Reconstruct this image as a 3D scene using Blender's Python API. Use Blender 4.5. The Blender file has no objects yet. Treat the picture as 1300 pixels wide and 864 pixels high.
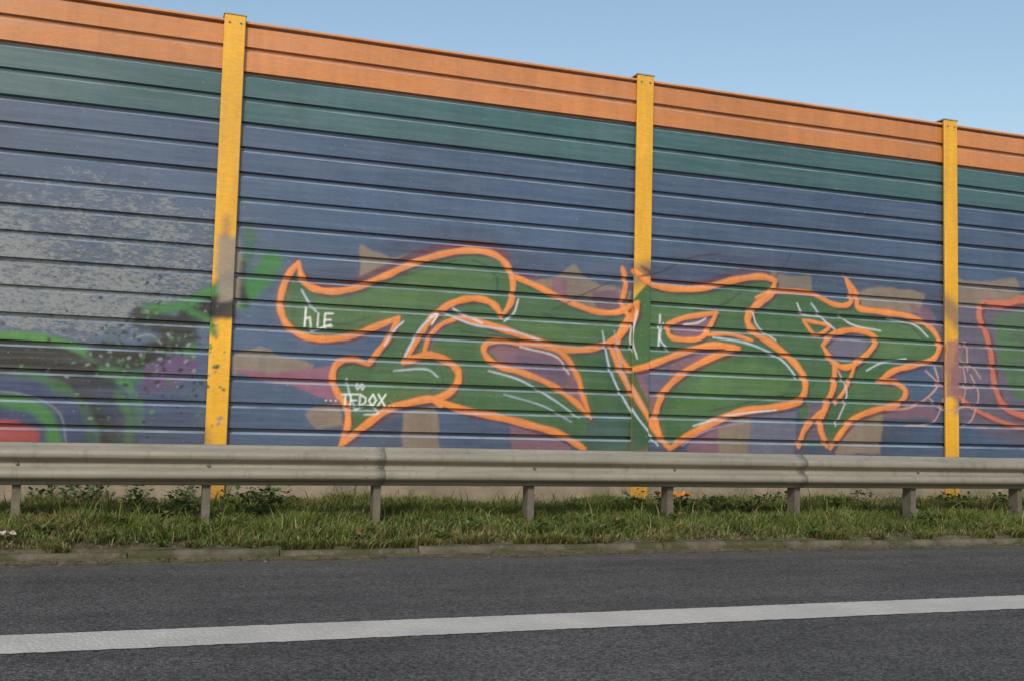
import bpy, math, random
import numpy as np
from mathutils import Matrix, Vector
rng=np.random.default_rng(7); random.seed(7)
sc=bpy.context.scene
# ------------------------------------------------------------------ camera
F=1340.0; YAW=math.radians(19.5); PITCH=math.radians(4.35); ROLL=0.0256
EYE=np.array([0.0,0.0,1.0])
fw=np.array([math.sin(YAW)*math.cos(PITCH),math.cos(YAW)*math.cos(PITCH),math.sin(PITCH)])
r0=np.array([math.cos(YAW),-math.sin(YAW),0.0]); u0=np.cross(r0,fw)
rt=r0*math.cos(ROLL)+u0*math.sin(ROLL); up=u0*math.cos(ROLL)-r0*math.sin(ROLL)
cd=bpy.data.cameras.new("camera"); cam=bpy.data.objects.new("camera",cd); sc.collection.objects.link(cam)
M=Matrix(((rt[0],up[0],-fw[0],EYE[0]),(rt[1],up[1],-fw[1],EYE[1]),(rt[2],up[2],-fw[2],EYE[2]),(0,0,0,1)))
cam.matrix_world=M; cd.sensor_width=36; cd.lens=36*F/1300; cd.clip_end=6000; cd.clip_start=0.05
sc.camera=cam
WY=9.78            # wall front plane
# mural points traced in image pixels, projected -> (along wall, height) on the wall plane
def wp(x,y):
    d=fw*F+rt*(x-650)-up*(y-432)
    t=(WY-EYE[1])/d[1]
    return EYE[0]+d[0]*t, EYE[2]+d[2]*t
def L(c):
    c=np.array(c,float)/255.0
    return np.where(c<=0.04045,c/12.92,((c+0.055)/1.055)**2.4)
# ------------------------------------------------------------------ helpers
def link(o,parent=None):
    sc.collection.objects.link(o)
    if parent: o.parent=parent
    return o
def empty(name):
    e=bpy.data.objects.new(name,None); sc.collection.objects.link(e); return e
def mesh_np(name,V,loops,starts,mat,col=None,smooth=False,parent=None):
    me=bpy.data.meshes.new(name)
    V=np.asarray(V,np.float32); n=len(V)
    me.vertices.add(n); me.vertices.foreach_set("co",V.ravel())
    me.loops.add(len(loops)); me.loops.foreach_set("vertex_index",np.asarray(loops,np.int32))
    me.polygons.add(len(starts)); me.polygons.foreach_set("loop_start",np.asarray(starts,np.int32))
    me.polygons.foreach_set("use_smooth",np.full(len(starts),bool(smooth)))
    if col is not None:
        a=me.color_attributes.new("Col",'FLOAT_COLOR','POINT')
        a.data.foreach_set("color",np.asarray(col,np.float32).ravel())
    me.update(calc_edges=True); me.validate()
    if mat: me.materials.append(mat)
    return link(bpy.data.objects.new(name,me),parent)
def grid(name,X,Y,Z,mat,col=None,smooth=False,parent=None):
    r,c=X.shape
    V=np.stack([X,Y,Z],-1).reshape(-1,3)
    i=np.arange((r-1)*(c-1)); a=(i//(c-1))*c+i%(c-1)
    lp=np.stack([a,a+1,a+c+1,a+c],-1).ravel()
    return mesh_np(name,V,lp,np.arange(len(i))*4,mat,None if col is None else col.reshape(-1,4),smooth,parent)
def pymesh(name,verts,faces,mat,parent=None,smooth=False,bevel=0):
    me=bpy.data.meshes.new(name); me.from_pydata([tuple(v) for v in verts],[],faces); me.update()
    if mat: me.materials.append(mat)
    o=link(bpy.data.objects.new(name,me),parent)
    if smooth: 
        for p in me.polygons: p.use_smooth=True
    if bevel:
        m=o.modifiers.new("b",'BEVEL'); m.width=bevel; m.segments=2
    return o
class MB:
    def __init__(s): s.v=[]; s.f=[]
    def box(s,x0,x1,y0,y1,z0,z1):
        b=len(s.v)
        s.v+=[(x0,y0,z0),(x1,y0,z0),(x1,y1,z0),(x0,y1,z0),(x0,y0,z1),(x1,y0,z1),(x1,y1,z1),(x0,y1,z1)]
        s.f+=[tuple(b+i for i in q) for q in((0,3,2,1),(4,5,6,7),(0,1,5,4),(1,2,6,5),(2,3,7,6),(3,0,4,7))]
    def cyl_y(s,x,y0,y1,z,r,n=8):
        b=len(s.v)
        for yy,rr in((y1,r),(y0,r*0.8)):
            for k in range(n):
                a=2*math.pi*k/n; s.v.append((x+rr*math.cos(a),yy,z+rr*math.sin(a)))
        for k in range(n): s.f.append((b+k,b+(k+1)%n,b+n+(k+1)%n,b+n+k))
        s.f.append(tuple(b+n+k for k in range(n)))
    def prism_z(s,prof,z0,z1):
        b=len(s.v); n=len(prof)
        s.v+=[(x,y,z0) for x,y in prof]+[(x,y,z1) for x,y in prof]
        for k in range(n): s.f.append((b+k,b+(k+1)%n,b+n+(k+1)%n,b+n+k))
        s.f.append(tuple(b+n+k for k in range(n))); s.f.append(tuple(b+n-1-k for k in range(n)))
    def make(s,name,mat,parent=None,bevel=0): return pymesh(name,s.v,s.f,mat,parent,bevel=bevel)
# ------------------------------------------------------------------ node helpers
class NT:
    def __init__(s,name):
        s.m=bpy.data.materials.new(name); s.m.use_nodes=True; s.t=s.m.node_tree; s.t.nodes.clear()
        s.out=s.n('ShaderNodeOutputMaterial'); s.b=s.n('ShaderNodeBsdfPrincipled'); s.l(s.b.outputs[0],s.out.inputs[0])
        s.geo=s.n('ShaderNodeNewGeometry'); s.P=s.geo.outputs['Position']
    def n(s,t,**k):
        x=s.t.nodes.new(t)
        for a,b in k.items(): setattr(x,a,b)
        return x
    def l(s,a,b): s.t.links.new(a,b)
    def scale(s,v,src=None):
        m=s.n('ShaderNodeVectorMath',operation='MULTIPLY'); s.l(src or s.P,m.inputs[0]); m.inputs[1].default_value=v; return m.outputs[0]
    def noise(s,sc_,det=4,rough=.6,vec=None,dist=0):
        x=s.n('ShaderNodeTexNoise'); x.inputs['Scale'].default_value=sc_; x.inputs['Detail'].default_value=det
        x.inputs['Roughness'].default_value=rough; x.inputs['Distortion'].default_value=dist
        s.l(vec or s.P,x.inputs['Vector']); return x.outputs['Fac']
    def voro(s,sc_,vec=None,feature='F1'):
        x=s.n('ShaderNodeTexVoronoi',feature=feature); x.inputs['Scale'].default_value=sc_; s.l(vec or s.P,x.inputs['Vector']); return x
    def mr(s,v,a,b,c,d):
        x=s.n('ShaderNodeMapRange'); s.l(v,x.inputs[0])
        for i,k in enumerate((a,b,c,d)): x.inputs[i+1].default_value=k
        return x.outputs[0]
    def math(s,op,a,b):
        x=s.n('ShaderNodeMath',operation=op)
        for i,k in enumerate((a,b)):
            if isinstance(k,(int,float)): x.inputs[i].default_value=k
            else: s.l(k,x.inputs[i])
        return x.outputs[0]
    def mix(s,f,a,b,mode='MIX'):
        x=s.n('ShaderNodeMix',data_type='RGBA',blend_type=mode)
        for i,k in((0,f),(6,a),(7,b)):
            if isinstance(k,(int,float)): x.inputs[i].default_value=k
            elif isinstance(k,(tuple,list,np.ndarray)): x.inputs[i].default_value=(*[float(q) for q in k[:3]],1)
            else: s.l(k,x.inputs[i])
        return x.outputs[2]
    def val(s,v):  # grey multiply colour from scalar
        c=s.n('ShaderNodeCombineColor')
        for i in range(3): s.l(v,c.inputs[i])
        return c.outputs[0]
    def bump(s,h,st,dist=.01):
        x=s.n('ShaderNodeBump'); x.inputs['Strength'].default_value=st; x.inputs['Distance'].default_value=dist
        s.l(h,x.inputs['Height']); s.l(x.outputs[0],s.b.inputs['Normal'])
    def fin(s,c,rough=.6,spec=.3,metal=0):
        if isinstance(c,(tuple,list,np.ndarray)): s.b.inputs['Base Color'].default_value=(*[float(q) for q in c[:3]],1)
        else: s.l(c,s.b.inputs['Base Color'])
        if isinstance(rough,(int,float)): s.b.inputs['Roughness'].default_value=rough
        else: s.l(rough,s.b.inputs['Roughness'])
        s.b.inputs['Specular IOR Level'].default_value=spec; s.b.inputs['Metallic'].default_value=metal
        return s.m
def mat_barrier(name,w=1.0):
    t=NT(name); a=t.n('ShaderNodeAttribute',attribute_name="Col")
    c=a.outputs['Color']; wm=a.outputs['Alpha']
    big=t.mr(t.noise(.9,3),.3,.7,.88,1.12)
    c=t.mix(1.0,c,t.val(big),'MULTIPLY')
    st=t.mr(t.noise(1,4,.7,t.scale((7,7,.7))),.35,.75,1.06,.84)
    c=t.mix(1.0,c,t.val(st),'MULTIPLY')
    fine=t.mr(t.noise(1,3,.7,t.scale((16,16,70))),.3,.7,.88,1.10)
    c=t.mix(1.0,c,t.val(fine),'MULTIPLY')
    # faint chalking of the whole sheet, streaky along the ribs
    hz=t.math('MULTIPLY',t.mr(t.noise(1,5,.7,t.scale((1.2,1,26))),.42,.74,.03,.20),w)
    c=t.mix(hz,c,L((140,148,160)))
    # rib highlights painted into the colour: pale tint on upward-facing ledges
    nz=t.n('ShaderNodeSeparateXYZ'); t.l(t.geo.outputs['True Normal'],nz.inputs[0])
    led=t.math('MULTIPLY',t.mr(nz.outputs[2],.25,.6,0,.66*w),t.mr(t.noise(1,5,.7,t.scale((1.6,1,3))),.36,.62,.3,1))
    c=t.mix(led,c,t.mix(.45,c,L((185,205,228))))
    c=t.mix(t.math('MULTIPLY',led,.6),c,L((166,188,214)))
    und=t.math('MULTIPLY',t.mr(nz.outputs[2],-.6,-.25,.5,0),w)  # underside shade painted into the colour of downward-facing rib slopes
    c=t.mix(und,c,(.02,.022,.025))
    # chalky peeled paint
    n1=t.noise(1,9,.8,t.scale((12,12,34))); n2=t.noise(2.2,3,.6)
    thr=t.math('ADD',t.math('MULTIPLY',n1,.75),t.math('MULTIPLY',n2,.25))
    thr=t.math('ADD',thr,t.math('MULTIPLY',wm,.17))
    sp=t.mr(thr,.62,.68,0,1)
    c=t.mix(t.math('MULTIPLY',sp,.62*w),c,L((138,142,142)))
    c=t.mix(t.mr(wm,.15,1,0,.2),c,L((122,127,130)))
    dk=t.math('MULTIPLY',t.mr(t.noise(1,8,.82,t.scale((24,24,44))),.52,.59,0,.75),t.mr(wm,.2,.8,0,1))
    c=t.mix(dk,c,L((46,56,70)))
    ch=t.mr(t.noise(45,2,.5),.70,.74,0,.35)
    c=t.mix(ch,c,(.45,.45,.42))
    sx=t.n('ShaderNodeSeparateXYZ'); t.l(t.P,sx.inputs[0])
    d=t.math('MULTIPLY',t.mr(sx.outputs[2],.35,.9,.45,0),t.mr(t.noise(5,4),.3,.7,.3,1))
    c=t.mix(d,c,(.10,.095,.08))
    t.bump(t.noise(30,3),.15,.004)
    return t.fin(c,.32,.5)
def mat_noisy(name,c1,c2,scale=6,rough=.8,bump=.3,metal=0,spec=.3,bs=40,vec=None):
    t=NT(name); n=t.noise(scale,6,.65,t.scale(vec) if vec else None)
    c=t.mix(t.mr(n,.3,.7,0,1),c1,c2)
    t.bump(t.noise(bs,5,.7),bump,.01); return t.fin(c,rough,spec,metal)
# ------------------------------------------------------------------ mural canvas
RES=.008; CU0,CU1,CZ0,CZ1=-3.4,12.95,.2,3.5
us=np.arange(CU0,CU1,RES); zs=np.arange(CZ0,CZ1,RES)
CW,CH=len(us),len(zs)
C=np.zeros((CH,CW,3),np.float32); A=np.zeros((CH,CW),np.float32); Wt=np.zeros((CH,CW),np.float32)
def vnoise(cell_u,cell_z,seed):
    r=np.random.default_rng(seed); gu=int((CU1-CU0)/cell_u)+3; gz=int((CZ1-CZ0)/cell_z)+3
    g=r.random((gz,gu)); x=(us-CU0)/cell_u; y=(zs-CZ0)/cell_z
    xi=x.astype(int); yi=y.astype(int); fx=x-xi; fy=y-yi; fx=fx*fx*(3-2*fx); fy=fy*fy*(3-2*fy)
    a=g[yi][:,xi]; b=g[yi][:,xi+1]; c=g[yi+1][:,xi]; d=g[yi+1][:,xi+1]
    return (a*(1-fx)+b*fx)*(1-fy)[:,None]+(c*(1-fx)+d*fx)*fy[:,None]
NZ=.5*vnoise(.25,.2,1)+.3*vnoise(.09,.08,2)+.2*vnoise(.03,.03,3)
def crom(p,n=7):
    p=[np.array(q,float) for q in p]
    if len(p)<3: return np.array(p)
    q=[2*p[0]-p[1]]+p+[2*p[-1]-p[-2]]; o=[]
    for i in range(1,len(q)-2):
        for k in range(n):
            t=k/n; o.append(.5*((2*q[i])+(q[i+1]-q[i-1])*t+(2*q[i-1]-5*q[i]+4*q[i+1]-q[i+2])*t*t+(-q[i-1]+3*q[i]-3*q[i+1]+q[i+2])*t**3))
    o.append(p[-1]); return np.array(o)
def towall(p): return np.array([wp(x,y) for x,y in p])
def mscale(x,y): return abs(wp(x,y)[1]-wp(x,y+1)[1])
def rect(u0,u1,z0,z1):
    i0=max(0,int((u0-CU0)/RES)); i1=min(CW,int((u1-CU0)/RES)+2); j0=max(0,int((z0-CZ0)/RES)); j1=min(CH,int((z1-CZ0)/RES)+2)
    return i0,i1,j0,j1
def comp(i0,i1,j0,j1,a,col,target='c'):
    if target=='w':
        Wt[j0:j1,i0:i1]=np.maximum(Wt[j0:j1,i0:i1],a); return
    a=a.astype(np.float32)
    C[j0:j1,i0:i1]=C[j0:j1,i0:i1]*(1-a[...,None])+np.array(L(col),np.float32)*a[...,None]
    A[j0:j1,i0:i1]=A[j0:j1,i0:i1]*(1-a)+a
def stroke(pts,w,col,alpha=1,soft=.9,taper=True,curve=True,target='c',off=(0,0)):
    P=[(x+off[0],y+off[1]) for x,y in pts]
    P=crom(P) if curve else np.array(P,float)
    ms=np.array([mscale(x,y) for x,y in P[::max(1,len(P)//4)]]).mean()
    W=towall(P); R=w*.5*ms; S=max(soft*ms,RES*.8)
    m=R+S*2
    i0,i1,j0,j1=rect(W[:,0].min()-m,W[:,0].max()+m,W[:,1].min()-m,W[:,1].max()+m)
    if i1<=i0 or j1<=j0: return
    D=np.full((j1-j0,i1-i0),1e3,np.float32)
    n=len(W)-1
    for k in range(n):
        a,b=W[k],W[k+1]
        r=1.0
        if taper:
            t=(k+.5)/n; r=min(1,.45+min(t,1-t)*9)
            r*=1+.10*math.sin(k*.9+w)
        x0,x1,y0,y1=rect(min(a[0],b[0])-m*1.3,max(a[0],b[0])+m*1.3,min(a[1],b[1])-m*1.3,max(a[1],b[1])+m*1.3)
        x0=max(x0,i0);x1=min(x1,i1);y0=max(y0,j0);y1=min(y1,j1)
        if x1<=x0 or y1<=y0: continue
        X,Z=np.meshgrid(us[x0:x1],zs[y0:y1]); d=b-a; l=max(1e-9,(d**2).sum())
        t=np.clip(((X-a[0])*d[0]+(Z-a[1])*d[1])/l,0,1)
        dd=np.hypot(X-a[0]-t*d[0],Z-a[1]-t*d[1])-R*r
        sl=D[y0-j0:y1-j0,x0-i0:x1-i0]; np.minimum(sl,dd,out=sl)
    a=np.clip(.5-D/(2*S),0,1); a=a*a*(3-2*a)*alpha
    comp(i0,i1,j0,j1,a,col,target)
def fill(pts,col,alpha=1,soft=.8,curve=False,rag=0,target='c',mod=0):
    P=crom(list(pts)+[pts[0]],5)[:-1] if curve else np.array(pts,float)
    ms=np.array([mscale(x,y) for x,y in P[:4]]).mean(); S=max(soft*ms,RES*.8)
    W=towall(P); m=S*2+rag*ms
    i0,i1,j0,j1=rect(W[:,0].min()-m,W[:,0].max()+m,W[:,1].min()-m,W[:,1].max()+m)
    if i1<=i0 or j1<=j0: return
    X,Z=np.meshgrid(us[i0:i1],zs[j0:j1]); D=np.full(X.shape,1e3); ins=np.zeros(X.shape,bool)
    for k in range(len(W)):
        a,b=W[k],W[(k+1)%len(W)]; d=b-a; l=max(1e-9,(d**2).sum())
        t=np.clip(((X-a[0])*d[0]+(Z-a[1])*d[1])/l,0,1)
        D=np.minimum(D,np.hypot(X-a[0]-t*d[0],Z-a[1]-t*d[1]))
        if abs(b[1]-a[1])>1e-9: ins^=((a[1]>Z)!=(b[1]>Z))&(X<(b[0]-a[0])*(Z-a[1])/(b[1]-a[1])+a[0])
    sd=np.where(ins,-D,D)+(NZ[j0:j1,i0:i1]-.5)*rag*ms*2
    a=np.clip(.5-sd/(2*S),0,1); a=a*a*(3-2*a)*alpha
    if mod: a=a*(1-mod+mod*np.clip((NZ[j0:j1,i0:i1]-.25)*2.2,0,1))
    comp(i0,i1,j0,j1,a,col,target)
OR=(212,124,50); GR=(62,98,54); MV=(120,84,100); TAN=(128,112,94); SLT=(62,78,108); PUR=(64,34,52); LB=(184,200,220)
# -- weathering (left bay, spreading to the second one)
fill([(-300,235),(60,215),(200,235),(300,260),(350,330),(300,420),(180,445),(-300,470)],0,.75,60,target='w')
fill([(-300,330),(0,300),(130,320),(290,290),(300,360),(290,405),(100,420),(-300,430)],0,1,22,target='w',rag=20)
fill([(-300,480),(280,470),(300,560),(-300,565)],0,.2,30,target='w')
# -- left piece (dark)
fill([(-200,425),(0,425),(60,432),(120,455),(165,500),(178,535),(170,568),(-200,570)],(38,86,48),1,7,rag=12,mod=.3)
fill([(-200,470),(0,470),(40,478),(90,500),(110,530),(118,568),(-200,570)],(40,54,92),1,6,rag=8)
stroke([(-160,472),(-60,452),(0,449),(60,453),(105,476),(135,508),(150,545),(156,580)],44,(8,13,12),1,5)
stroke([(-160,440),(-60,428),(0,425),(70,432),(130,458),(170,500),(180,545)],11,(62,122,56),1,4)
stroke([(-20,505),(30,512),(60,530),(70,565)],16,(50,110,50),1,5)
stroke([(-40,494),(30,500),(74,522),(84,560)],2.2,(130,140,140),.6,1.5)
fill([(-30,535),(20,532),(50,548),(48,570),(-30,570)],(150,44,46),.95,4,rag=5)
stroke([(20,474),(70,484),(98,505),(112,540),(114,570)],7,(34,80,44),.9,4)
stroke([(120,448),(170,455),(215,440),(240,405),(275,385),(300,350)],30,(8,12,12),1,6)
stroke([(175,402),(205,410),(235,430),(225,455)],26,(11,17,17),1,6)
stroke([(185,392),(230,388),(262,372),(285,368)],13,(48,110,48),1,5)
stroke([(130,470),(180,478),(215,470),(245,440)],14,(46,98,50),1,5)
stroke([(240,395),(262,405),(272,425)],9,(50,106,52),.9,4)
fill([(185,465),(225,445),(255,460),(225,492),(180,495)],(84,62,104),1,4,rag=6)
fill([(100,490),(175,488),(240,500),(262,560),(170,566)],(42,56,92),.6,12)
stroke([(150,500),(165,530),(163,560)],12,(44,94,50),.9,5)
stroke([(345,330),(335,350),(318,365),(306,382)],26,(42,108,50),1,7)
stroke([(318,285),(316,320),(305,345),(308,372)],12,(40,90,56),.9,6)
stroke([(306,335),(302,360),(312,385)],12,(12,15,18),1,5)
stroke([(150,548),(200,545),(255,552)],30,(60,70,80),.35,12)
stroke([(165,430),(190,425),(205,436)],2,(150,158,160),.6,1)
for k in range(300):
    x=random.gauss(200,60); y=random.gauss(450,50)
    if x<285 and y>350: stroke([(x,y),(x+random.uniform(-3,3),y+random.uniform(-2,2))],random.uniform(1.2,4.5),random.choice([(12,15,18),(10,13,15),(56,110,54),(120,125,130),(46,90,50)]),.9,1,False,False)
# post spray (only the post flange lies there)
fill([(276,300),(306,300),(304,392),(276,392)],(134,124,112),.9,5,rag=5)
fill([(274,385),(302,378),(300,404),(274,404)],(30,32,38),.95,4,rag=4)
stroke([(287,280),(286,300)],10,(80,78,88),.5,6)
# -- main piece background sprays
stroke([(385,360),(440,345),(520,312),(600,300),(670,335),(760,360),(860,335),(980,335),(1080,352),(1190,385),(1230,440)],26,(56,62,88),.6,9)
stroke([(420,520),(500,545),(620,555),(740,565),(900,560),(1060,555),(1180,530)],44,(62,68,88),.75,9)
fill([(292,448),(330,438),(365,452),(400,462),(392,480),(340,478),(296,472)],TAN,.8,2,rag=6)
fill([(296,468),(345,474),(372,470),(428,462),(430,512),(400,502),(372,488),(330,482)],(128,80,102),.95,2,rag=3)
fill([(388,526),(402,516),(432,512),(436,540),(402,543)],TAN,.85,2,rag=4)
fill([(458,312),(478,322),(500,328),(516,324),(520,336),(480,350),(455,358)],TAN,.85,2,rag=4)
stroke([(376,330),(384,348),(400,360),(440,360),(485,343),(530,322),(580,310),(625,312)],8,(86,38,56),.9,2)
fill([(560,314),(600,306),(640,314),(652,330),(620,324),(590,318)],(98,34,50),.85,2,rag=3)
stroke([(655,345),(690,356),(725,374),(760,386),(785,388)],7,(86,42,62),.8,2)
fill([(668,355),(705,352),(728,332),(748,356),(772,362),(800,372),(800,394),(760,396),(715,382)],TAN,.85,2,rag=5)
fill([(700,352),(718,350),(722,384),(700,374)],MV,.9,2,rag=3)
fill([(750,370),(785,368),(790,396),(760,396)],(98,70,92),.9,2,rag=3)
stroke([(812,340),(840,356),(890,358),(935,346),(968,343),(995,352)],6,(80,44,62),.8,2)
fill([(980,345),(1004,352),(1030,352),(1030,372),(985,372)],TAN,.8,2,rag=3)
fill([(1086,372),(1115,364),(1150,368),(1174,374),(1168,398),(1120,396),(1090,392)],TAN,.9,2,rag=4)
fill([(1150,385),(1180,392),(1198,420),(1180,415)],MV,.8,2,rag=3)
fill([(510,522),(555,512),(562,570),(512,570)],TAN,.9,2,rag=4)
fill([(556,520),(650,536),(652,574),(560,574)],SLT,.9,2,rag=4)
fill([(648,538),(690,545),(728,566),(722,576),(650,576)],MV,.95,2,rag=4)
fill([(742,525),(780,505),(835,560),(800,580),(740,575)],(48,84,62),.8,5,rag=6)
fill([(880,550),(915,538),(918,576),(872,576)],MV,.95,2,rag=4)
fill([(912,534),(960,524),(952,576),(912,576)],TAN,.9,2,rag=4)
fill([(955,524),(1012,516),(1008,576),(950,576)],(92,96,116),.9,2,rag=4)
fill([(1064,545),(1090,530),(1122,520),(1118,576),(1062,576)],TAN,.9,2,rag=4)
fill([(1118,505),(1150,505),(1185,512),(1190,530),(1120,530)],MV,.7,3,rag=4)
# -- green body
body=[(378,345),(364,356),(357,375),(357,395),(366,413),(385,427),(412,430),(445,425),(478,412),(505,404),(492,428),(472,458),(445,455),(428,462),(422,478),(428,498),(440,515),(440,540),(433,562),(465,538),(495,518),(550,507),(590,520),(640,530),(700,545),(742,568),(745,530),(770,520),(850,568),(870,555),(900,538),(940,522),(985,515),(1010,512),(1022,540),(1015,566),(1055,566),(1068,548),(1085,530),(1110,520),(1140,512),(1150,497),(1140,486),(1118,482),(1135,470),(1160,463),(1185,455),(1192,435),(1180,415),(1155,402),(1120,396),(1090,390),(1074,380),(1055,385),(1035,374),(985,370),(985,357),(965,352),(930,356),(890,365),(850,366),(820,360),(806,375),(795,390),(755,395),(720,382),(685,365),(652,352),(642,335),(625,322),(595,318),(560,322),(525,334),(490,350),(455,364),(425,370),(398,367)]
fill(body,GR,1,1.2)
fill(body,(46,80,50),.6,6,mod=1.0)
fill([(385,385),(440,378),(540,345),(600,335),(620,360),(540,390),(440,415),(380,410)],(84,116,56),.55,10,mod=.6)
fill([(640,400),(720,410),(780,410),(740,438),(660,425)],(84,116,56),.5,8,mod=.6)
fill([(880,475),(960,455),(1005,480),(990,505),(900,515),(850,530)],(80,116,56),.55,8,mod=.6)
fill([(1090,410),(1170,415),(1175,445),(1110,460)],(82,116,58),.5,8,mod=.6)
fill([(820,375),(930,372),(945,395),(870,400),(815,430)],(82,116,58),.45,8,mod=.6)
fill([(450,480),(540,462),(565,480),(540,500),(470,520),(450,530)],(80,114,56),.45,8,mod=.6)
stroke([(770,440),(782,480),(812,560)],30,(40,76,56),.7,8)
# interior pockets
fill([(617,441),(640,434),(690,440),(718,455),(733,485),(746,525),(720,500),(690,482),(640,465)],MV,.95,1.2)
fill([(650,450),(700,455),(722,480),(715,492),(670,472)],(84,74,104),.7,4)
fill([(850,413),(872,404),(906,400),(902,415),(888,428),(860,429)],MV,.95,1.2)
fill([(802,470),(840,460),(880,446),(930,443),(895,456),(860,478),(836,505),(828,525),(812,495)],MV,.9,1.2)
fill([(812,478),(850,465),(850,482),(830,505)],(74,84,112),.8,3)
fill([(1048,438),(1062,425),(1090,423),(1106,432),(1096,448),(1076,460),(1060,458)],(98,92,116),.95,1.2)
fill([(536,430),(556,408),(590,402),(560,420),(546,444)],(86,84,112),.9,1.5)
fill([(504,412),(530,425),(514,452),(486,448),(478,448)],(56,92,54),.9,2)
fill([(950,400),(985,378),(1030,380),(1040,400),(1000,405),(985,425)],(54,94,52),.7,3)
fill([(1026,512),(1050,506),(1046,530),(1050,560),(1024,560)],(92,80,100),.9,1.5)
# orange outline strokes
O=[
([(379,333),(367,348),(358,370),(356,392),(365,413),(385,426),(412,430),(445,426),(478,414),(506,403)],9),
([(379,333),(384,354),(398,366),(425,370),(455,364),(490,350),(525,334),(560,323),(595,318),(625,322),(643,336),(651,356),(649,382),(637,402)],9),
([(637,402),(628,388),(612,380),(590,380),(568,388),(548,404),(533,424),(512,460)],9),
([(512,460),(525,455),(545,450),(566,457),(581,470),(579,489),(561,503),(530,508),(495,518),(465,538),(432,565)],10),
([(506,403),(494,428),(480,446),(468,462)],8),
([(468,462),(447,455),(428,461),(422,478),(428,498),(440,516),(441,540),(433,563)],9),
([(580,404),(560,412),(545,428),(538,448)],6),
([(578,403),(605,408),(640,418),(680,432),(720,443),(755,441),(785,427),(802,405),(807,384)],9),
([(651,350),(685,365),(720,382),(755,395),(785,396),(807,384)],8),
([(750,530),(741,505),(734,480),(721,456),(700,441),(665,436),(632,432),(615,439),(618,453),(636,465),(665,473),(700,488),(728,508),(750,530)],8),
([(555,508),(590,520),(630,528),(670,538),(710,550),(742,569)],10),
([(520,510),(545,505),(560,515)],8),
([(790,340),(794,360),(790,385),(797,400)],7),
([(803,344),(820,358),(850,366),(890,366),(930,356),(965,351),(985,356)],9),
([(985,356),(978,374),(960,388),(949,404),(956,420),(985,440),(1010,462),(1022,485),(1015,508),(985,516),(940,522),(900,538),(870,555),(850,569)],10),
([(850,569),(828,540),(806,505),(788,470),(776,440)],9),
([(800,400),(786,425),(786,450),(800,470)],8),
([(800,469),(830,461),(870,446),(905,438),(938,442)],9),
([(938,442),(900,455),(865,475),(841,500),(832,530),(838,552)],9),
([(847,412),(870,403),(910,397)],7),
([(847,412),(851,427),(872,431),(893,426),(910,397)],7),
([(895,425),(925,424),(955,432)],5),
([(960,378),(985,370),(1010,370),(1035,374),(1055,385),(1071,388),(1080,383),(1079,368),(1073,352)],7),
([(1073,352),(1087,374),(1090,391),(1120,396),(1155,402),(1180,415),(1192,435),(1185,455),(1160,463),(1135,470),(1116,483)],8),
([(1116,483),(1138,485),(1150,497),(1140,512),(1110,520),(1085,530),(1068,548),(1054,569)],8),
([(1044,438),(1060,423),(1090,419),(1112,430),(1100,450),(1078,465),(1060,461),(1044,438)],8),
([(1060,461),(1058,490),(1048,515),(1041,540),(1050,566)],9),
([(1014,566),(1022,543),(1042,522)],8),
([(1019,406),(1040,410),(1054,414),(1036,425),(1019,406)],5),
([(1085,465),(1075,490),(1060,512)],5),
]
for p,w in O: stroke(p,w*.6,PUR,.8,1.5,off=(3,w*.55))
for p,w in O: stroke(p,w*.92,OR,1,.8)
for p,w in O: stroke(p,w*.28,(226,150,84),.5,1.0,off=(-.8,-1.2))
# overspray halo around some strokes
for p,w in O[::3]: stroke(p,w*2.2,(180,106,56),.07,5)
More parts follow.
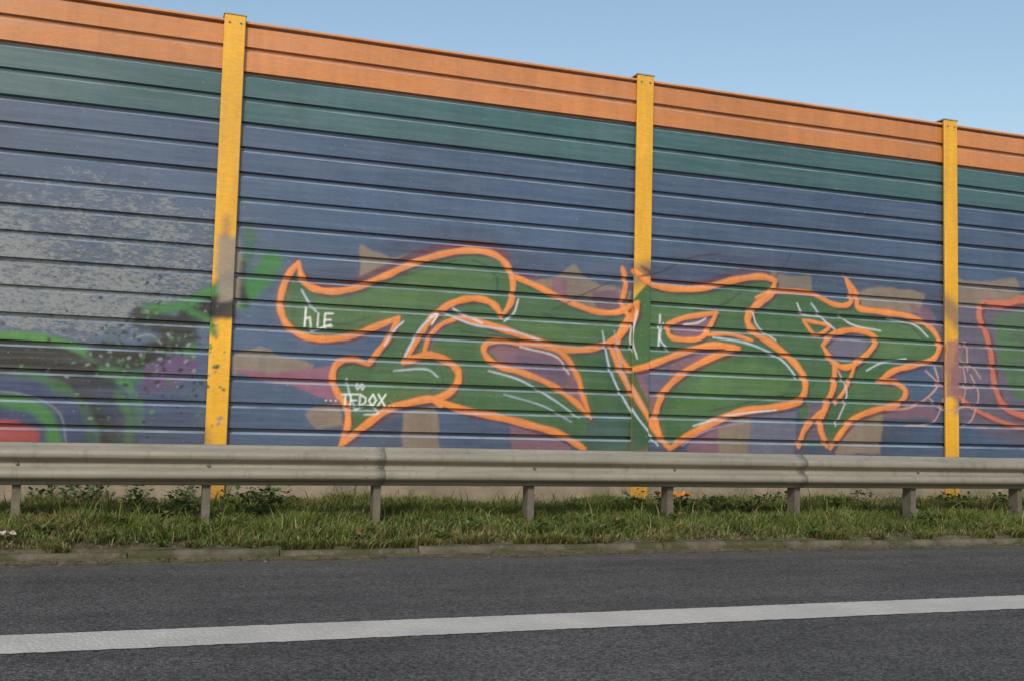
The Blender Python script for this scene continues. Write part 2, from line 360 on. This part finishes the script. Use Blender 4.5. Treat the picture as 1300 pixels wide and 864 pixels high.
# thin pale / dark accents
W2=(205,210,220)
TH=[([(383,368),(392,384),(402,396)],2.2,LB),([(555,398),(535,415),(520,440),(514,452)],2.6,LB),([(562,396),(600,412),(650,420),(690,434)],2.4,LB),
([(575,392),(590,400),(612,410)],2.4,(200,200,215)),([(620,470),(660,482),(700,505),(735,530)],2,LB),([(765,420),(775,470),(800,520),(835,565)],2.4,LB),
([(780,420),(790,470),(815,520)],2,(160,150,170)),([(842,410),(838,430),(850,445)],2.2,LB),([(905,428),(950,436),(990,455),(1012,480)],2.4,LB),
([(955,395),(962,415),(985,432)],2,(200,205,215)),([(1030,385),(1045,405),(1060,418)],2.2,LB),([(1064,470),(1075,500),(1060,540)],2.2,(190,170,180)),
([(1100,470),(1120,460),(1150,455)],2,LB),([(1125,520),(1160,515),(1190,490),(1186,462)],2.4,(196,140,120)),([(1150,540),(1185,535),(1200,500)],1.8,(190,150,140)),
([(808,352),(840,345),(875,328),(915,322)],2.2,(40,36,52)),([(985,352),(1000,330),(1005,318)],1.8,(52,46,60)),([(838,400),(836,440)],2,(220,225,230)),
([(545,403),(556,398),(548,412)],2,(230,230,230)),([(866,565),(900,545),(950,535)],2,(150,130,160)),([(300,450),(330,425),(350,415)],1.6,(96,76,96)),
([(600,330),(618,338),(630,352),(632,372)],2.4,(40,56,46)),([(470,360),(520,348),(580,330)],2,(42,66,46)),([(690,400),(740,408),(780,404)],2,(42,66,46)),
([(640,500),(690,515),(725,535)],2,(150,170,190)),([(1120,350),(1160,345),(1190,318)],1.6,(70,74,100)),([(440,480),(444,500),(452,520)],2.2,LB),
([(400,400),(430,412),(470,402)],2,(42,66,46)),([(585,420),(640,428),(660,434)],2,(40,60,46)),([(560,470),(562,486),(545,496)],2,(42,66,46)),
([(880,372),(930,368),(962,364)],2,(42,66,46)),([(880,395),(915,388),(940,372)],2.2,(60,44,60)),([(1000,500),(960,508),(900,522)],2,(42,66,46)),([(1100,405),(1150,412),(1172,430)],2,(42,66,46)),
([(500,470),(540,468),(556,478)],2,LB),([(700,395),(745,372),(790,352)],1.6,(50,46,60)),([(1012,385),(1020,398),(1046,402)],2,(220,222,228)),
([(640,408),(652,398),(658,380)],2.2,W2),([(660,440),(705,452),(722,474)],2,W2),([(880,540),(930,526),(985,520)],2,W2),([(806,395),(800,430),(806,455)],2.2,W2),
([(1066,400),(1082,412),(1118,420)],2,W2),([(488,438),(500,420),(512,408)],2.2,W2),([(868,412),(885,410),(896,404)],2,W2),([(1128,404),(1160,412),(1178,428)],1.8,W2)]
for p,w,c in TH: stroke(p,w*1.1,c,.8,.7)
# tags
def tag(x,y,s,letters,col=(225,228,230),w=2.0,sl=-.08):
    G={'T':[[(0,0),(1,0)],[(.5,0),(.5,1)]],'E':[[(1,0),(0,0),(0,1),(1,1)],[(0,.5),(.8,.5)]],'D':[[(0,0),(.8,.3),(.8,.7),(0,1),(0,0)]],
       'O':[[(.5,0),(0,.5),(.5,1),(1,.5),(.5,0)]],'X':[[(0,0),(1,1)],[(1,0),(0,1)]],'A':[[(0,1),(.5,0),(1,1)],[(.2,.6),(.8,.6)]],
       'H':[[(0,-.5),(0,1)],[(0,.4),(.6,.3),(.8,1)]],'I':[[(.4,0),(.4,1)]],'.':[[(.4,.95),(.5,1)]]}
    for i,ch in enumerate(letters):
        for ln in G.get(ch,[]):
            stroke([(x+(i*1.25+px_)*s*.62+sl*py_*s,y+py_*s) for px_,py_ in ln],w,col,.95,.5,False,False)
tag(388,398,16,"HIE"); tag(392,405,12,"...",w=1.8)
stroke([(396,420),(420,412)],1.8,(225,228,230),.9,.5)
tag(434,500,15,"TEDOX"); tag(412,500,8,"...",w=1.6); tag(486,508,8,"...",w=1.6); tag(452,486,8,"OO",w=1.5); stroke([(450,520),(470,514),(480,524),(462,526)],1.6,(225,228,230),.9,.5)
# -- right piece
fill([(1214,372),(1240,362),(1300,368),(1420,380),(1500,470),(1420,560),(1290,560),(1225,540),(1200,500),(1212,420)],(92,80,98),.8,5,rag=8)
fill([(1214,350),(1245,360),(1290,352),(1300,385),(1216,392)],TAN,.8,2,rag=5)
fill([(1262,400),(1300,395),(1380,400),(1420,470),(1380,520),(1290,505),(1268,460)],GR,.95,2,mod=.3)
for p,w in [([(1248,384),(1275,386),(1310,380),(1380,395),(1430,460),(1400,530)],9),([(1248,384),(1243,400),(1252,425),(1258,450),(1262,485),(1275,515),(1310,528),(1370,520)],8),([(1215,500),(1240,520),(1290,540),(1330,538)],5),([(1330,430),(1360,450),(1340,490),(1310,470),(1330,430)],7)]:
    stroke(p,w*1.5,(96,44,48),.85,2,off=(2,3)); stroke(p,w,(180,98,74),1,1)
for p in [[(1190,432),(1215,450),(1225,480),(1222,510),(1205,530)],[(1232,475),(1242,500),(1235,530),(1225,540)],[(1200,460),(1230,462),(1245,480)],[(1216,440),(1226,436),(1228,470)],[(1175,470),(1200,490),(1235,492)],[(1180,505),(1200,520),(1240,512)]]:
    stroke(p,2.0,(190,146,136),.8,.8)
fill([(1196,432),(1222,430),(1222,500),(1196,505)],(128,88,96),.75,3,rag=5)
# dusting of fine overspray
Cn=(NZ-.5)*.3
C*= (1+Cn[...,None]).astype(np.float32)
# ------------------------------------------------------------------ canvas sampling
def sample(u,z):
    x=np.clip((u-CU0)/RES,0,CW-1.001); y=np.clip((z-CZ0)/RES,0,CH-1.001)
    xi=x.astype(int); yi=y.astype(int); fx=x-xi; fy=y-yi
    def s(B):
        ex=(...,None) if B.ndim==3 else (...,)
        return (B[yi,xi]*((1-fx)*(1-fy))[ex]+B[yi,xi+1]*(fx*(1-fy))[ex]+B[yi+1,xi]*((1-fx)*fy)[ex]+B[yi+1,xi+1]*(fx*fy)[ex])
    inr=((u>CU0)&(u<CU1-.02)&(z<CZ1-.01))
    return s(C)*inr[...,None],s(A)*inr,s(Wt)*inr
# ------------------------------------------------------------------ noise barrier
Z0,ZT,NP=.39,4.58,9; PH=(ZT-Z0)/NP
PR=[(0,.042),(.025,.042),(.045,.0),(.425,.0),(.465,.034),(.525,.034),(.545,.0),(.925,.0),(.968,.042),(1.0,.042)]
COLS=[L((58,78,108))]*7+[L((50,86,90)),L((186,118,60))]
def base_col(z):
    k=np.clip(((z-Z0-1e-4)/PH).astype(int),0,NP-1)
    tint=np.array([1.0,.94,1.05,.97,1.0,1.06,.95,1.0,1.0])[k]
    return np.array(COLS)[k]*tint[:,None]
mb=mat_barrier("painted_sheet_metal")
barrier=empty("noise_barrier")
def rows(fine_to):
    z=[];o=[]
    for k in range(NP):
        for (a,ya),(b,yb) in zip(PR[:-1],PR[1:]):
            za=Z0+(k+a)*PH; zb=Z0+(k+b)*PH
            n=max(1,int(round((zb-za)/.0085))) if za<fine_to else 1
            for q in range(n): z.append(za+(zb-za)*q/n+(1e-5 if q==0 and a==0 else 0)); o.append(ya+(yb-ya)*q/n)
        z.append(Z0+(k+1)*PH-2e-5); o.append(PR[-1][1])
    return np.array(z),np.array(o)
posts=[.685-4.07*k for k in range(9,0,-1)]+[.685,4.855,8.82]+[8.82+4.07*k for k in range(1,14)]
def bay(ua,ub,fine,i):
    zr,of=rows(2.95 if fine else 0)
    uu=np.linspace(ua+.02,ub-.02,int((ub-ua)/.0085) if fine else 24)
    X,Z=np.meshgrid(uu,zr); Y=WY+np.repeat(of[:,None],len(uu),1)
    Y=Y+.004*np.sin(X*2.1+np.floor((Z-Z0)/PH)*1.7)
    c,a,w=sample(X,Z); b=base_col(zr)[:,None,:]*np.ones((1,len(uu),1))
    b=b*(1+.05*math.sin(i*2.3))
    col=np.empty(X.shape+(4,),np.float32); col[...,:3]=b*(1-a[...,None])+c; col[...,3]=w*(1-.95*a)
    if not fine: col[...,3]=.15
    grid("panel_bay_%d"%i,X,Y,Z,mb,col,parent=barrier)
for i in range(len(posts)-1):
    m=(posts[i]+posts[i+1])/2; bay(posts[i],posts[i+1],-2<m<12,i)
# wall back (plain sheet), so the panels have thickness
bk=MB(); bk.box(posts[0],posts[-1],WY+.07,WY+.13,Z0-.01,ZT-.004)
mat_back=mat_noisy("panel_backing",L((60,70,80)),L((80,88,96)))
bk.make("panel_backing",mat_back,barrier)
# top capping strips per bay (orange folded sheet)
mcap=mat_noisy("capping_sheet",L((200,144,98)),L((180,126,82)),3,.5,.1)
cp=MB()
for i in range(len(posts)-1): cp.box(posts[i]+.03,posts[i+1]-.03,WY-.012,WY+.145,ZT-.001,ZT+.022)
cp.make("capping",mcap,barrier,bevel=.004)
# concrete plinth
mcon=mat_noisy("plinth_concrete",L((150,138,118)),L((112,104,90)),3,.9,.5)
pl=MB()
for i in range(len(posts)-1): pl.box(posts[i]+.012,posts[i+1]-.012,WY-.015,WY+.16,-.2,Z0-.012)
pl.make("plinth",mcon,barrier,bevel=.008)
# posts : H-section, flange in front of the panels, painted yellow
YEL=L((212,158,34)); mgal=mat_noisy("galvanised_steel",(.36,.35,.33),(.25,.245,.235),9,.5,.15,.35,.4)
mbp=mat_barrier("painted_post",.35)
HW=.095
for i,p in enumerate(posts):
    fine=-2<p<12; zt=ZT+.05
    zz=np.arange(.0,zt+.001,.0095 if fine else .3); zz[-1]=zt
    sec=[(HW-.006,.03),(HW-.001,.014),(HW,.006),(HW-.006,.0)]
    sec=[(-a,b) for a,b in sec]+[(x,0) for x in np.linspace(-HW+.012,HW-.012,21)]+sec[::-1]
    sx=np.array([a for a,b in sec]); sy=np.array([b for a,b in sec])
    X,Z=np.meshgrid(p+sx,zz); Y=(WY-.055)+np.repeat(sy[None,:],len(zz),0)
    c,a,w=sample(X,Z)
    col=np.empty(X.shape+(4,),np.float32); col[...,:3]=YEL*(1-a[...,None])+c; col[...,3]=0
    if not fine: col[...,:3]=YEL
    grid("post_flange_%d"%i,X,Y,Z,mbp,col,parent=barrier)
    b=MB(); b.box(p-.012,p+.012,WY-.025,WY+.15,0,zt-.006); b.box(p-HW,p+HW,WY+.152,WY+.17,0,zt-.006)
    b.box(p-HW+.004,p+HW-.004,WY-.05,WY-.024,0,zt-.004)
    my=bpy.data.materials.get("post_yellow") or mat_noisy("post_yellow",YEL,YEL*.8,4,.5,.1)
    b.make("post_web_%d"%i,my,barrier)
    b=MB(); b.box(p-HW-.006,p+HW+.006,WY-.062,WY+.175,zt-.001,zt+.012); b.cyl_y(p-.05,WY-.068,WY-.054,zt-.07,.012); b.cyl_y(p+.05,WY-.068,WY-.054,zt-.07,.012)
    b.make("post_cap_%d"%i,mgal,barrier)
# ------------------------------------------------------------------ ground, road
mg=mat_noisy("soil",(.055,.06,.025),(.09,.075,.045),2,.95,.6)
S=3000
pymesh("ground",[(-S,-S,-.06),(S,-S,-.06),(S,S,-.06),(-S,S,-.06)],[(0,1,2,3)],mg)
t=NT("asphalt")
v=t.voro(80); agg=t.mr(v.outputs['Distance'],.1,.7,1.2,.6)
vc=t.n('ShaderNodeSeparateColor'); t.l(v.outputs['Color'],vc.inputs[0])
spk=t.mr(vc.outputs[0],.0,1,.5,1.6)
c=t.mix(1,t.mix(t.mr(t.noise(.8,5),.3,.7,0,1),(.074,.074,.076),(.098,.096,.095)),t.val(t.math('MULTIPLY',agg,spk)),'MULTIPLY')
c=t.mix(1,c,t.val(t.mr(t.noise(1,4,.6,t.scale((.25,3.5,1))),.3,.7,.80,1.17)),'MULTIPLY')
c=t.mix(1,c,t.val(t.mr(t.noise(1.7,6,.7),.3,.7,.86,1.14)),'MULTIPLY')
bright=t.mr(t.noise(110,2,.5),.66,.72,0,.6); c=t.mix(bright,c,(.26,.255,.24))
sx=t.n('ShaderNodeSeparateXYZ'); t.l(t.P,sx.inputs[0])
dust=t.math('MULTIPLY',t.mr(sx.outputs[1],6.95,7.55,0,.8),t.mr(t.noise(6,5,.7),.35,.65,.2,1))
c=t.mix(dust,c,(.13,.115,.09))
t.bump(t.math('ADD',v.outputs['Distance'],t.noise(60,3)),.6,.009)
masp=t.fin(c,.85,.25)
X,Y=np.meshgrid(np.linspace(-60,80,141),np.linspace(-9,7.56,40))
grid("road",X,Y,X*0,masp)
# edge line, ribbed thermoplastic
t=NT("road_marking_paint")
wear=t.mr(t.noise(1,8,.8,t.scale((14,22,14))),.58,.70,0,.7)
c=t.mix(t.mr(t.noise(2.5,4),.3,.7,0,1),(.42,.41,.385),(.54,.525,.49)); 
dots=t.mr(t.voro(42).outputs['Distance'],.25,.5,0,1)
c=t.mix(t.math('MULTIPLY',dots,.25),c,(.25,.24,.22))
c=t.mix(wear,c,(.14,.135,.13)); t.bump(t.math('ADD',dots,t.noise(80,3)),.5,.005)
mline=t.fin(c,.7,.3)
def strip(name,ya,yb,z,x0,x1,mat,rag=.006,step=.03,parent=None):
    n=int((x1-x0)/step); x=np.linspace(x0,x1,n)
    e=lambda s:(np.random.default_rng(s).random(n)-.5)*2*rag
    X=np.stack([x,x]); Y=np.stack([ya+e(1),yb+e(2)]); return grid(name,X,Y,X*0+z,mat,parent=parent)
strip("road_edge_line",4.81,5.20,.004,-60,80,mline)
strip("road_centre_line",-.9,-.75,.004,-60,80,mline)
# kerb
t=NT("kerb_concrete"); n=t.noise(5,6,.7)
c=t.mix(t.mr(n,.35,.65,0,1),(.14,.125,.10),(.07,.063,.043)); c=t.mix(t.mr(t.noise(2.3,5,.7),.46,.56,0,.85),c,(.05,.058,.022)); c=t.mix(t.mr(t.noise(40,3),.6,.7,0,.6),c,(.19,.17,.13))
t.bump(t.noise(30,5,.7),1.0,.015); mk=t.fin(c,.95,.15)
kb=MB(); x=-30.
while x<50:
    dz=random.uniform(-.012,.010); dy=random.uniform(-.012,.010)
    b=len(kb.v); pr=[(7.55+dy,-.05),(7.552+dy,.040+dz),(7.575+dy,.066+dz),(7.70+dy,.074+dz),(7.70+dy,-.05)]
    x1=x+.994
    kb.v+=[(x,a,z) for a,z in pr]+[(x1,a,z) for a,z in pr]; n=5
    for k in range(n): kb.f.append((b+k,b+(k+1)%n,b+n+(k+1)%n,b+n+k))
    kb.f.append(tuple(b+k for k in range(n))[::-1]); kb.f.append(tuple(b+n+k for k in range(n)))
    x+=1.0
kb.make("kerb",mk,bevel=.004)
def smooth_noise(X,Y,f,seed):
    r=np.random.default_rng(seed); s=np.zeros(X.shape)
    for k in range(6):
        a=r.uniform(0,2*math.pi); ff=f*r.uniform(.6,1.7); s+=np.sin(X*ff*math.cos(a)+Y*ff*math.sin(a)+r.uniform(0,6.28))
    return s/6
def gz(X,Y):
    return .065+np.clip(Y-7.7,0,3)*.055+.02*smooth_noise(X,Y,3,3)+.012*smooth_noise(X,Y,11,4)
msoil=mat_noisy("verge_soil",(.05,.05,.022),(.12,.095,.06),9,.95,1.0)
X,Y=np.meshgrid(np.linspace(-30,50,2401),np.linspace(7.60,9.80,60))
Y=Y.copy(); Y[0]+=.05*smooth_noise(X[0],X[0]*0,5,9)+.03*smooth_noise(X[0],X[0]*0,17,10)
Zg=gz(X,Y)+.012*smooth_noise(X,Y,40,14); Zg[0]=.04
Zg[1:3]=np.maximum(Zg[1:3],.078+.015*smooth_noise(X[1:3],Y[1:3],14,15))
grid("verge",X,Y,Zg,msoil,smooth=True)
# silt washed against the kerb foot
xx=np.linspace(-30,50,2401); wd=np.clip(.07+.09*smooth_noise(xx,xx*0,3,31)+.05*smooth_noise(xx,xx*0,13,32),.012,.25)
X=np.stack([xx]*4); Y=np.stack([7.56-wd,7.56-wd*.6,7.56-wd*.2,xx*0+7.57]); Z=np.stack([xx*0+.002,.006+wd*.05,.01+wd*.13,.012+wd*.18])
grid("gutter_silt",X,Y,Z,msoil,smooth=True)
# ------------------------------------------------------------------ grass
def mat_foliage(name,tr=.25):
    t=NT(name); a=t.n('ShaderNodeAttribute',attribute_name="Col")
    t.fin(a.outputs['Color'],.55,.3)
    tl=t.n('ShaderNodeBsdfTranslucent'); t.l(a.outputs['Color'],tl.inputs[0])
    mx=t.n('ShaderNodeMixShader'); mx.inputs[0].default_value=tr
    t.l(t.b.outputs[0],mx.inputs[1]); t.l(tl.outputs[0],mx.inputs[2]); t.l(mx.outputs[0],t.out.inputs[0]); return t.m
mfol=mat_foliage("grass_blades",.3)
def blades(name,N,x0,x1,y0,y1,hmul=1,seed=1,edge_tufts=False):
    r=np.random.default_rng(seed)
    x=r.uniform(x0,x1,N); y=r.uniform(y0,y1,N)
    cl=smooth_noise(x,y,4.5,21)*.7+smooth_noise(x,y,13,22)*.7
    if edge_tufts: keep=cl>.05
    else: keep=r.random(N)<np.clip(.72+cl*1.1-.5*np.clip(8.0-y,0,1),.06,1)
    x=x[keep];y=y[keep];cl=cl[keep];N=len(x)
    edge=np.clip((y-7.6)/.35,0.4,1) if not edge_tufts else np.ones(N)*.75
    h=(.045+.08*r.random(N)**1.5+.085*np.clip(cl+.2,0,1))*edge*hmul
    tall=r.random(N)<.015; h=np.where(tall,h*2.0,h)
    w=r.uniform(.0032,.0068,N); ang=r.uniform(0,2*math.pi,N); la=r.uniform(0,2*math.pi,N); lean=h*r.uniform(.15,.95,N)
    lx=np.cos(la)*lean; ly=np.sin(la)*lean-h*(.12 if not edge_tufts else .5)
    dx=np.cos(ang)*w; dy=np.sin(ang)*w; z=gz(x,y)-.005
    V=np.empty((N,5,3)); V[:,0]=np.stack([x-dx,y-dy,z],-1); V[:,1]=np.stack([x+dx,y+dy,z],-1)
    V[:,2]=np.stack([x+dx*.8+lx*.35,y+dy*.8+ly*.35,z+h*.6],-1); V[:,3]=np.stack([x-dx*.8+lx*.35,y-dy*.8+ly*.35,z+h*.6],-1)
    V[:,4]=np.stack([x+lx,y+ly,z+h*np.clip(1-.25*lean/h,0,1)],-1)
    b=(np.arange(N)*5)[:,None]
    lp=np.concatenate([b+np.array([0,1,2,3]),b+np.array([3,2,4])],1).ravel()
    st=(np.arange(N)*7)[:,None]+np.array([0,4]); 
    g1=np.array([.095,.145,.03]);g2=np.array([.20,.23,.06]);g3=np.array([.30,.25,.12]);g0=np.array([.04,.075,.018])
    k=np.clip(r.random(N)*.7+cl*.6+.2,0,1)[:,None]; c=g0*(1-k)+g2*k; c=np.where((r.random(N)<.35)[:,None],g1,c)
    dry=(r.random(N)<(.10+.22*(smooth_noise(x,y,2.2,40)>.1)+.15*(y<7.95)))[:,None]; c=np.where(dry,g3*r.uniform(.6,1.1,(N,1)),c)
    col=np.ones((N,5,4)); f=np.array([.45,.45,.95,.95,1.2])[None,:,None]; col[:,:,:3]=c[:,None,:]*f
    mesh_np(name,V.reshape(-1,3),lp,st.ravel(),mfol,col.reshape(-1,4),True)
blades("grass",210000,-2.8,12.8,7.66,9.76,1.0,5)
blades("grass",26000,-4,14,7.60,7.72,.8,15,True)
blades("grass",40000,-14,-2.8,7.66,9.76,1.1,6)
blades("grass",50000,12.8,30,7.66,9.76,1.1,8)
# broadleaf weeds (rosettes and stalks)
def weeds(name,centres,seed=3):
    r=np.random.default_rng(seed); V=[];lp=[];st=[];col=[]
    for (cx,cy,hh,n,dark) in centres:
        z0=float(gz(np.array([cx]),np.array([cy]))[0])
        for k in range(n):
            a=r.uniform(0,6.283); rad=r.uniform(.0,1)**.6*hh*.55; zz=z0+r.random()**.8*hh
            l=r.uniform(.025,.06); w=l*r.uniform(.3,.5); el=r.uniform(-.3,.9)
            d=np.array([math.cos(a)*math.cos(el),math.sin(a)*math.cos(el),math.sin(el)]); s=np.array([-math.sin(a),math.cos(a),r.uniform(-.4,.4)])
            p=np.array([cx+math.cos(a)*rad,cy+math.sin(a)*rad,zz]); b=len(V)
            V+=[p,p+d*l*.45+s*w,p+d*l,p+d*l*.45-s*w+np.array([0,0,.004])]
            st.append(len(lp)); lp+=[b,b+1,b+2,b+3]
            c=np.array([.065,.11,.028])*dark*r.uniform(.6,1.7)
            if r.random()<.06: c=np.array([.25,.2,.06])
            col+=[[*c,1]]*4
    mesh_np(name,np.array(V),lp,st,mfol,np.array(col))
r=np.random.default_rng(12); cs=[]
for k in range(150): cs.append((r.uniform(-3,14),r.uniform(7.75,9.5),r.uniform(.05,.15),int(r.uniform(20,60)),r.uniform(.7,1.4)))
for k in range(26): cs.append((r.uniform(-1.8,1.2),r.uniform(8.7,9.65),r.uniform(.15,.28),90,.9))
for k in range(22): cs.append((r.uniform(4.2,10.5),r.uniform(8.7,9.6),r.uniform(.12,.26),70,.9))
weeds("weeds",cs)
# leaf litter and grit along the kerb
def litter(name,N,y0,y1,seed,zf,cols,size):
    r=np.random.default_rng(seed); x=r.uniform(-4,14,N); y=y0+(y1-y0)*r.random(N)**1.0; a=r.uniform(0,6.28,N); s=r.uniform(*size,N)
    z=zf(x,y); V=np.empty((N,4,3))
    for k,(m,q) in enumerate(((1,0),(.5,1.57),(1,3.14),(.5,4.71))):
        V[:,k]=np.stack([x+np.cos(a+q)*s*m,y+np.sin(a+q)*s*m,z+.004+r.random(N)*s*.6],-1)
    c=np.array(cols)[r.integers(0,len(cols),N)]*r.uniform(.6,1.3,(N,1)); col=np.ones((N,4,4)); col[:,:,:3]=c[:,None]
    mesh_np(name,V.reshape(-1,3),np.arange(N*4),np.arange(N)*4,mfol,col.reshape(-1,4))
litter("leaf_litter",3200,7.3,7.58,3,lambda x,y:x*0+.012,[(.16,.12,.06),(.10,.08,.05),(.2,.17,.1),(.06,.08,.03)],(.005,.016))
litter("leaf_litter",6000,7.56,8.5,4,lambda x,y:np.where(y<7.72,.082,gz(x,y)+.02),[(.2,.15,.07),(.11,.08,.05),(.28,.25,.18),(.09,.07,.03)],(.006,.02))
# small litter pieces
def crumple(name,x,y,z,s,col):
    n=9; V=[];Fc=[]; r=np.random.default_rng(int(abs(x)*100))
    for j in range(n):
        for i in range(n): V.append((x+(i/(n-1)-.5)*s*1.7+r.normal()*s*.05,y+(j/(n-1)-.5)*s*.8+r.normal()*s*.05,z+abs(r.normal())*s*.16+.01))
    for j in range(n-1):
        for i in range(n-1): b=j*n+i; Fc.append((b,b+1,b+n+1,b+n))
    pymesh(name,V,Fc,mat_noisy(name+"_mat",col,np.array(col)*.7,20,.6,.3))
crumple("paper_scrap",-.80,7.80,.15,.11,(.5,.42,.40))
crumple("plastic_scrap",5.0,9.2,.30,.17,(.65,.24,.05))
# ------------------------------------------------------------------ guard rail
rail=empty("guard_rail")
t=NT("weathered_zinc")
n=t.noise(1,5,.7,t.scale((1.2,8,8))); c=t.mix(t.mr(n,.3,.7,0,1),(.20,.19,.16),(.28,.265,.225))
c=t.mix(t.mr(t.noise(1,5,.8,t.scale((10,10,2))),.52,.72,0,.6),c,(.13,.115,.09))
c=t.mix(t.mr(t.noise(35,3),.66,.72,0,.6),c,(.10,.08,.055))
c=t.mix(t.mr(t.noise(1,4,.7,t.scale((.5,1,60))),.5,.7,0,.4),c,(.13,.12,.105))
t.bump(t.noise(9,3),.12,.01); mz=t.fin(c,.6,.3,.12)
mpost=mat_noisy("rail_post_zinc",(.09,.08,.066),(.15,.135,.11),9,.7,.2,.1)
RY=8.46; RZ=.450
prof=[(0.012,0),(0,.004),(-.004,.018),(-.03,.034),(-.068,.052),(-.080,.066),(-.081,.098),(-.070,.112),(-.030,.130),(-.020,.142),(-.020,.168),(-.030,.180),(-.070,.198),(-.081,.212),(-.080,.244),(-.068,.258),(-.03,.276),(-.004,.292),(0,.306),(.012,.310)]
pv=np.array(prof)
def beam(x0,x1,i):
    xx=np.linspace(x0,x1,int((x1-x0)/.1)+2); X=np.repeat(xx[None],len(pv),0); wob=.006*np.sin(xx*.8+1)+.003*np.sin(xx*2.3)
    lap=-.0045*(xx-x0)/(x1-x0)      # each length laps over the start of the next
    Y=RY+pv[:,0][:,None]+(wob*.5+lap)[None]; Z=RZ+pv[:,1][:,None]+.004*np.sin(xx*.6)[None]
    o=grid("beam_%d"%i,X,Y,Z,mz,smooth=True,parent=rail); m=o.modifiers.new("s",'SOLIDIFY'); m.thickness=.003; m.offset=0
i=0; x=-26.3; bolts=MB()
while x<46:
    beam(x,x+4.22,i)
    for bx in(.06,.16):
        for bz in(.082,.155,.228): bolts.cyl_y(x+bx,RY-.095 if bz!=.155 else RY-.034,RY-.07 if bz!=.155 else RY-.015,RZ+bz,.010)
    x+=4.0; i+=1
bolts.make("splice_bolts",mz,rail)
pxs=[.0641*8.55+1.335*k for k in range(-19,33)]
for k,p in enumerate(pxs):
    b=MB(); w,d,tk=.030,.06,.006; y0=RY+.04
    # C-section post
    b.prism_z([(p-w,y0),(p+w,y0),(p+w,y0+tk),(p-w+tk,y0+tk),(p-w+tk,y0+d*2-tk),(p+w-.01,y0+d*2-tk),(p+w-.01,y0+d*2),(p-w,y0+d*2)][::1],-.1,RZ+.25)
    b.box(p-.027,p+.027,RY+.0125,y0-.001,RZ+.09,RZ+.23)
    b.cyl_y(p,RY-.040,RY-.019,RZ+.155,.014)
    b.make("rail_post_%d"%k,mpost,rail)
# ------------------------------------------------------------------ light
SE,SR=math.radians(33),math.radians(208)
w=bpy.data.worlds.new("World"); sc.world=w; w.use_nodes=True; nt=w.node_tree
sky=nt.nodes.new('ShaderNodeTexSky'); sky.sky_type='NISHITA'; sky.sun_disc=False; sky.sun_elevation=SE; sky.sun_rotation=SR
sky.air_density=1.5; sky.dust_density=2.2; sky.ozone_density=2.0
bg=nt.nodes['Background']; bg.inputs[1].default_value=.15; nt.links.new(sky.outputs[0],bg.inputs[0])
sd=bpy.data.lights.new("sun",'SUN'); sd.energy=2.5; sd.angle=math.radians(.5); sd.color=(1,.92,.80)
so=bpy.data.objects.new("sun",sd); link(so)
dv=Vector((math.sin(SR)*math.cos(SE),math.cos(SR)*math.cos(SE),math.sin(SE)))
so.rotation_euler=dv.to_track_quat('Z','Y').to_euler(); so.location=dv*60
sc.view_settings.view_transform='Standard'; sc.view_settings.look='None'; sc.view_settings.exposure=0
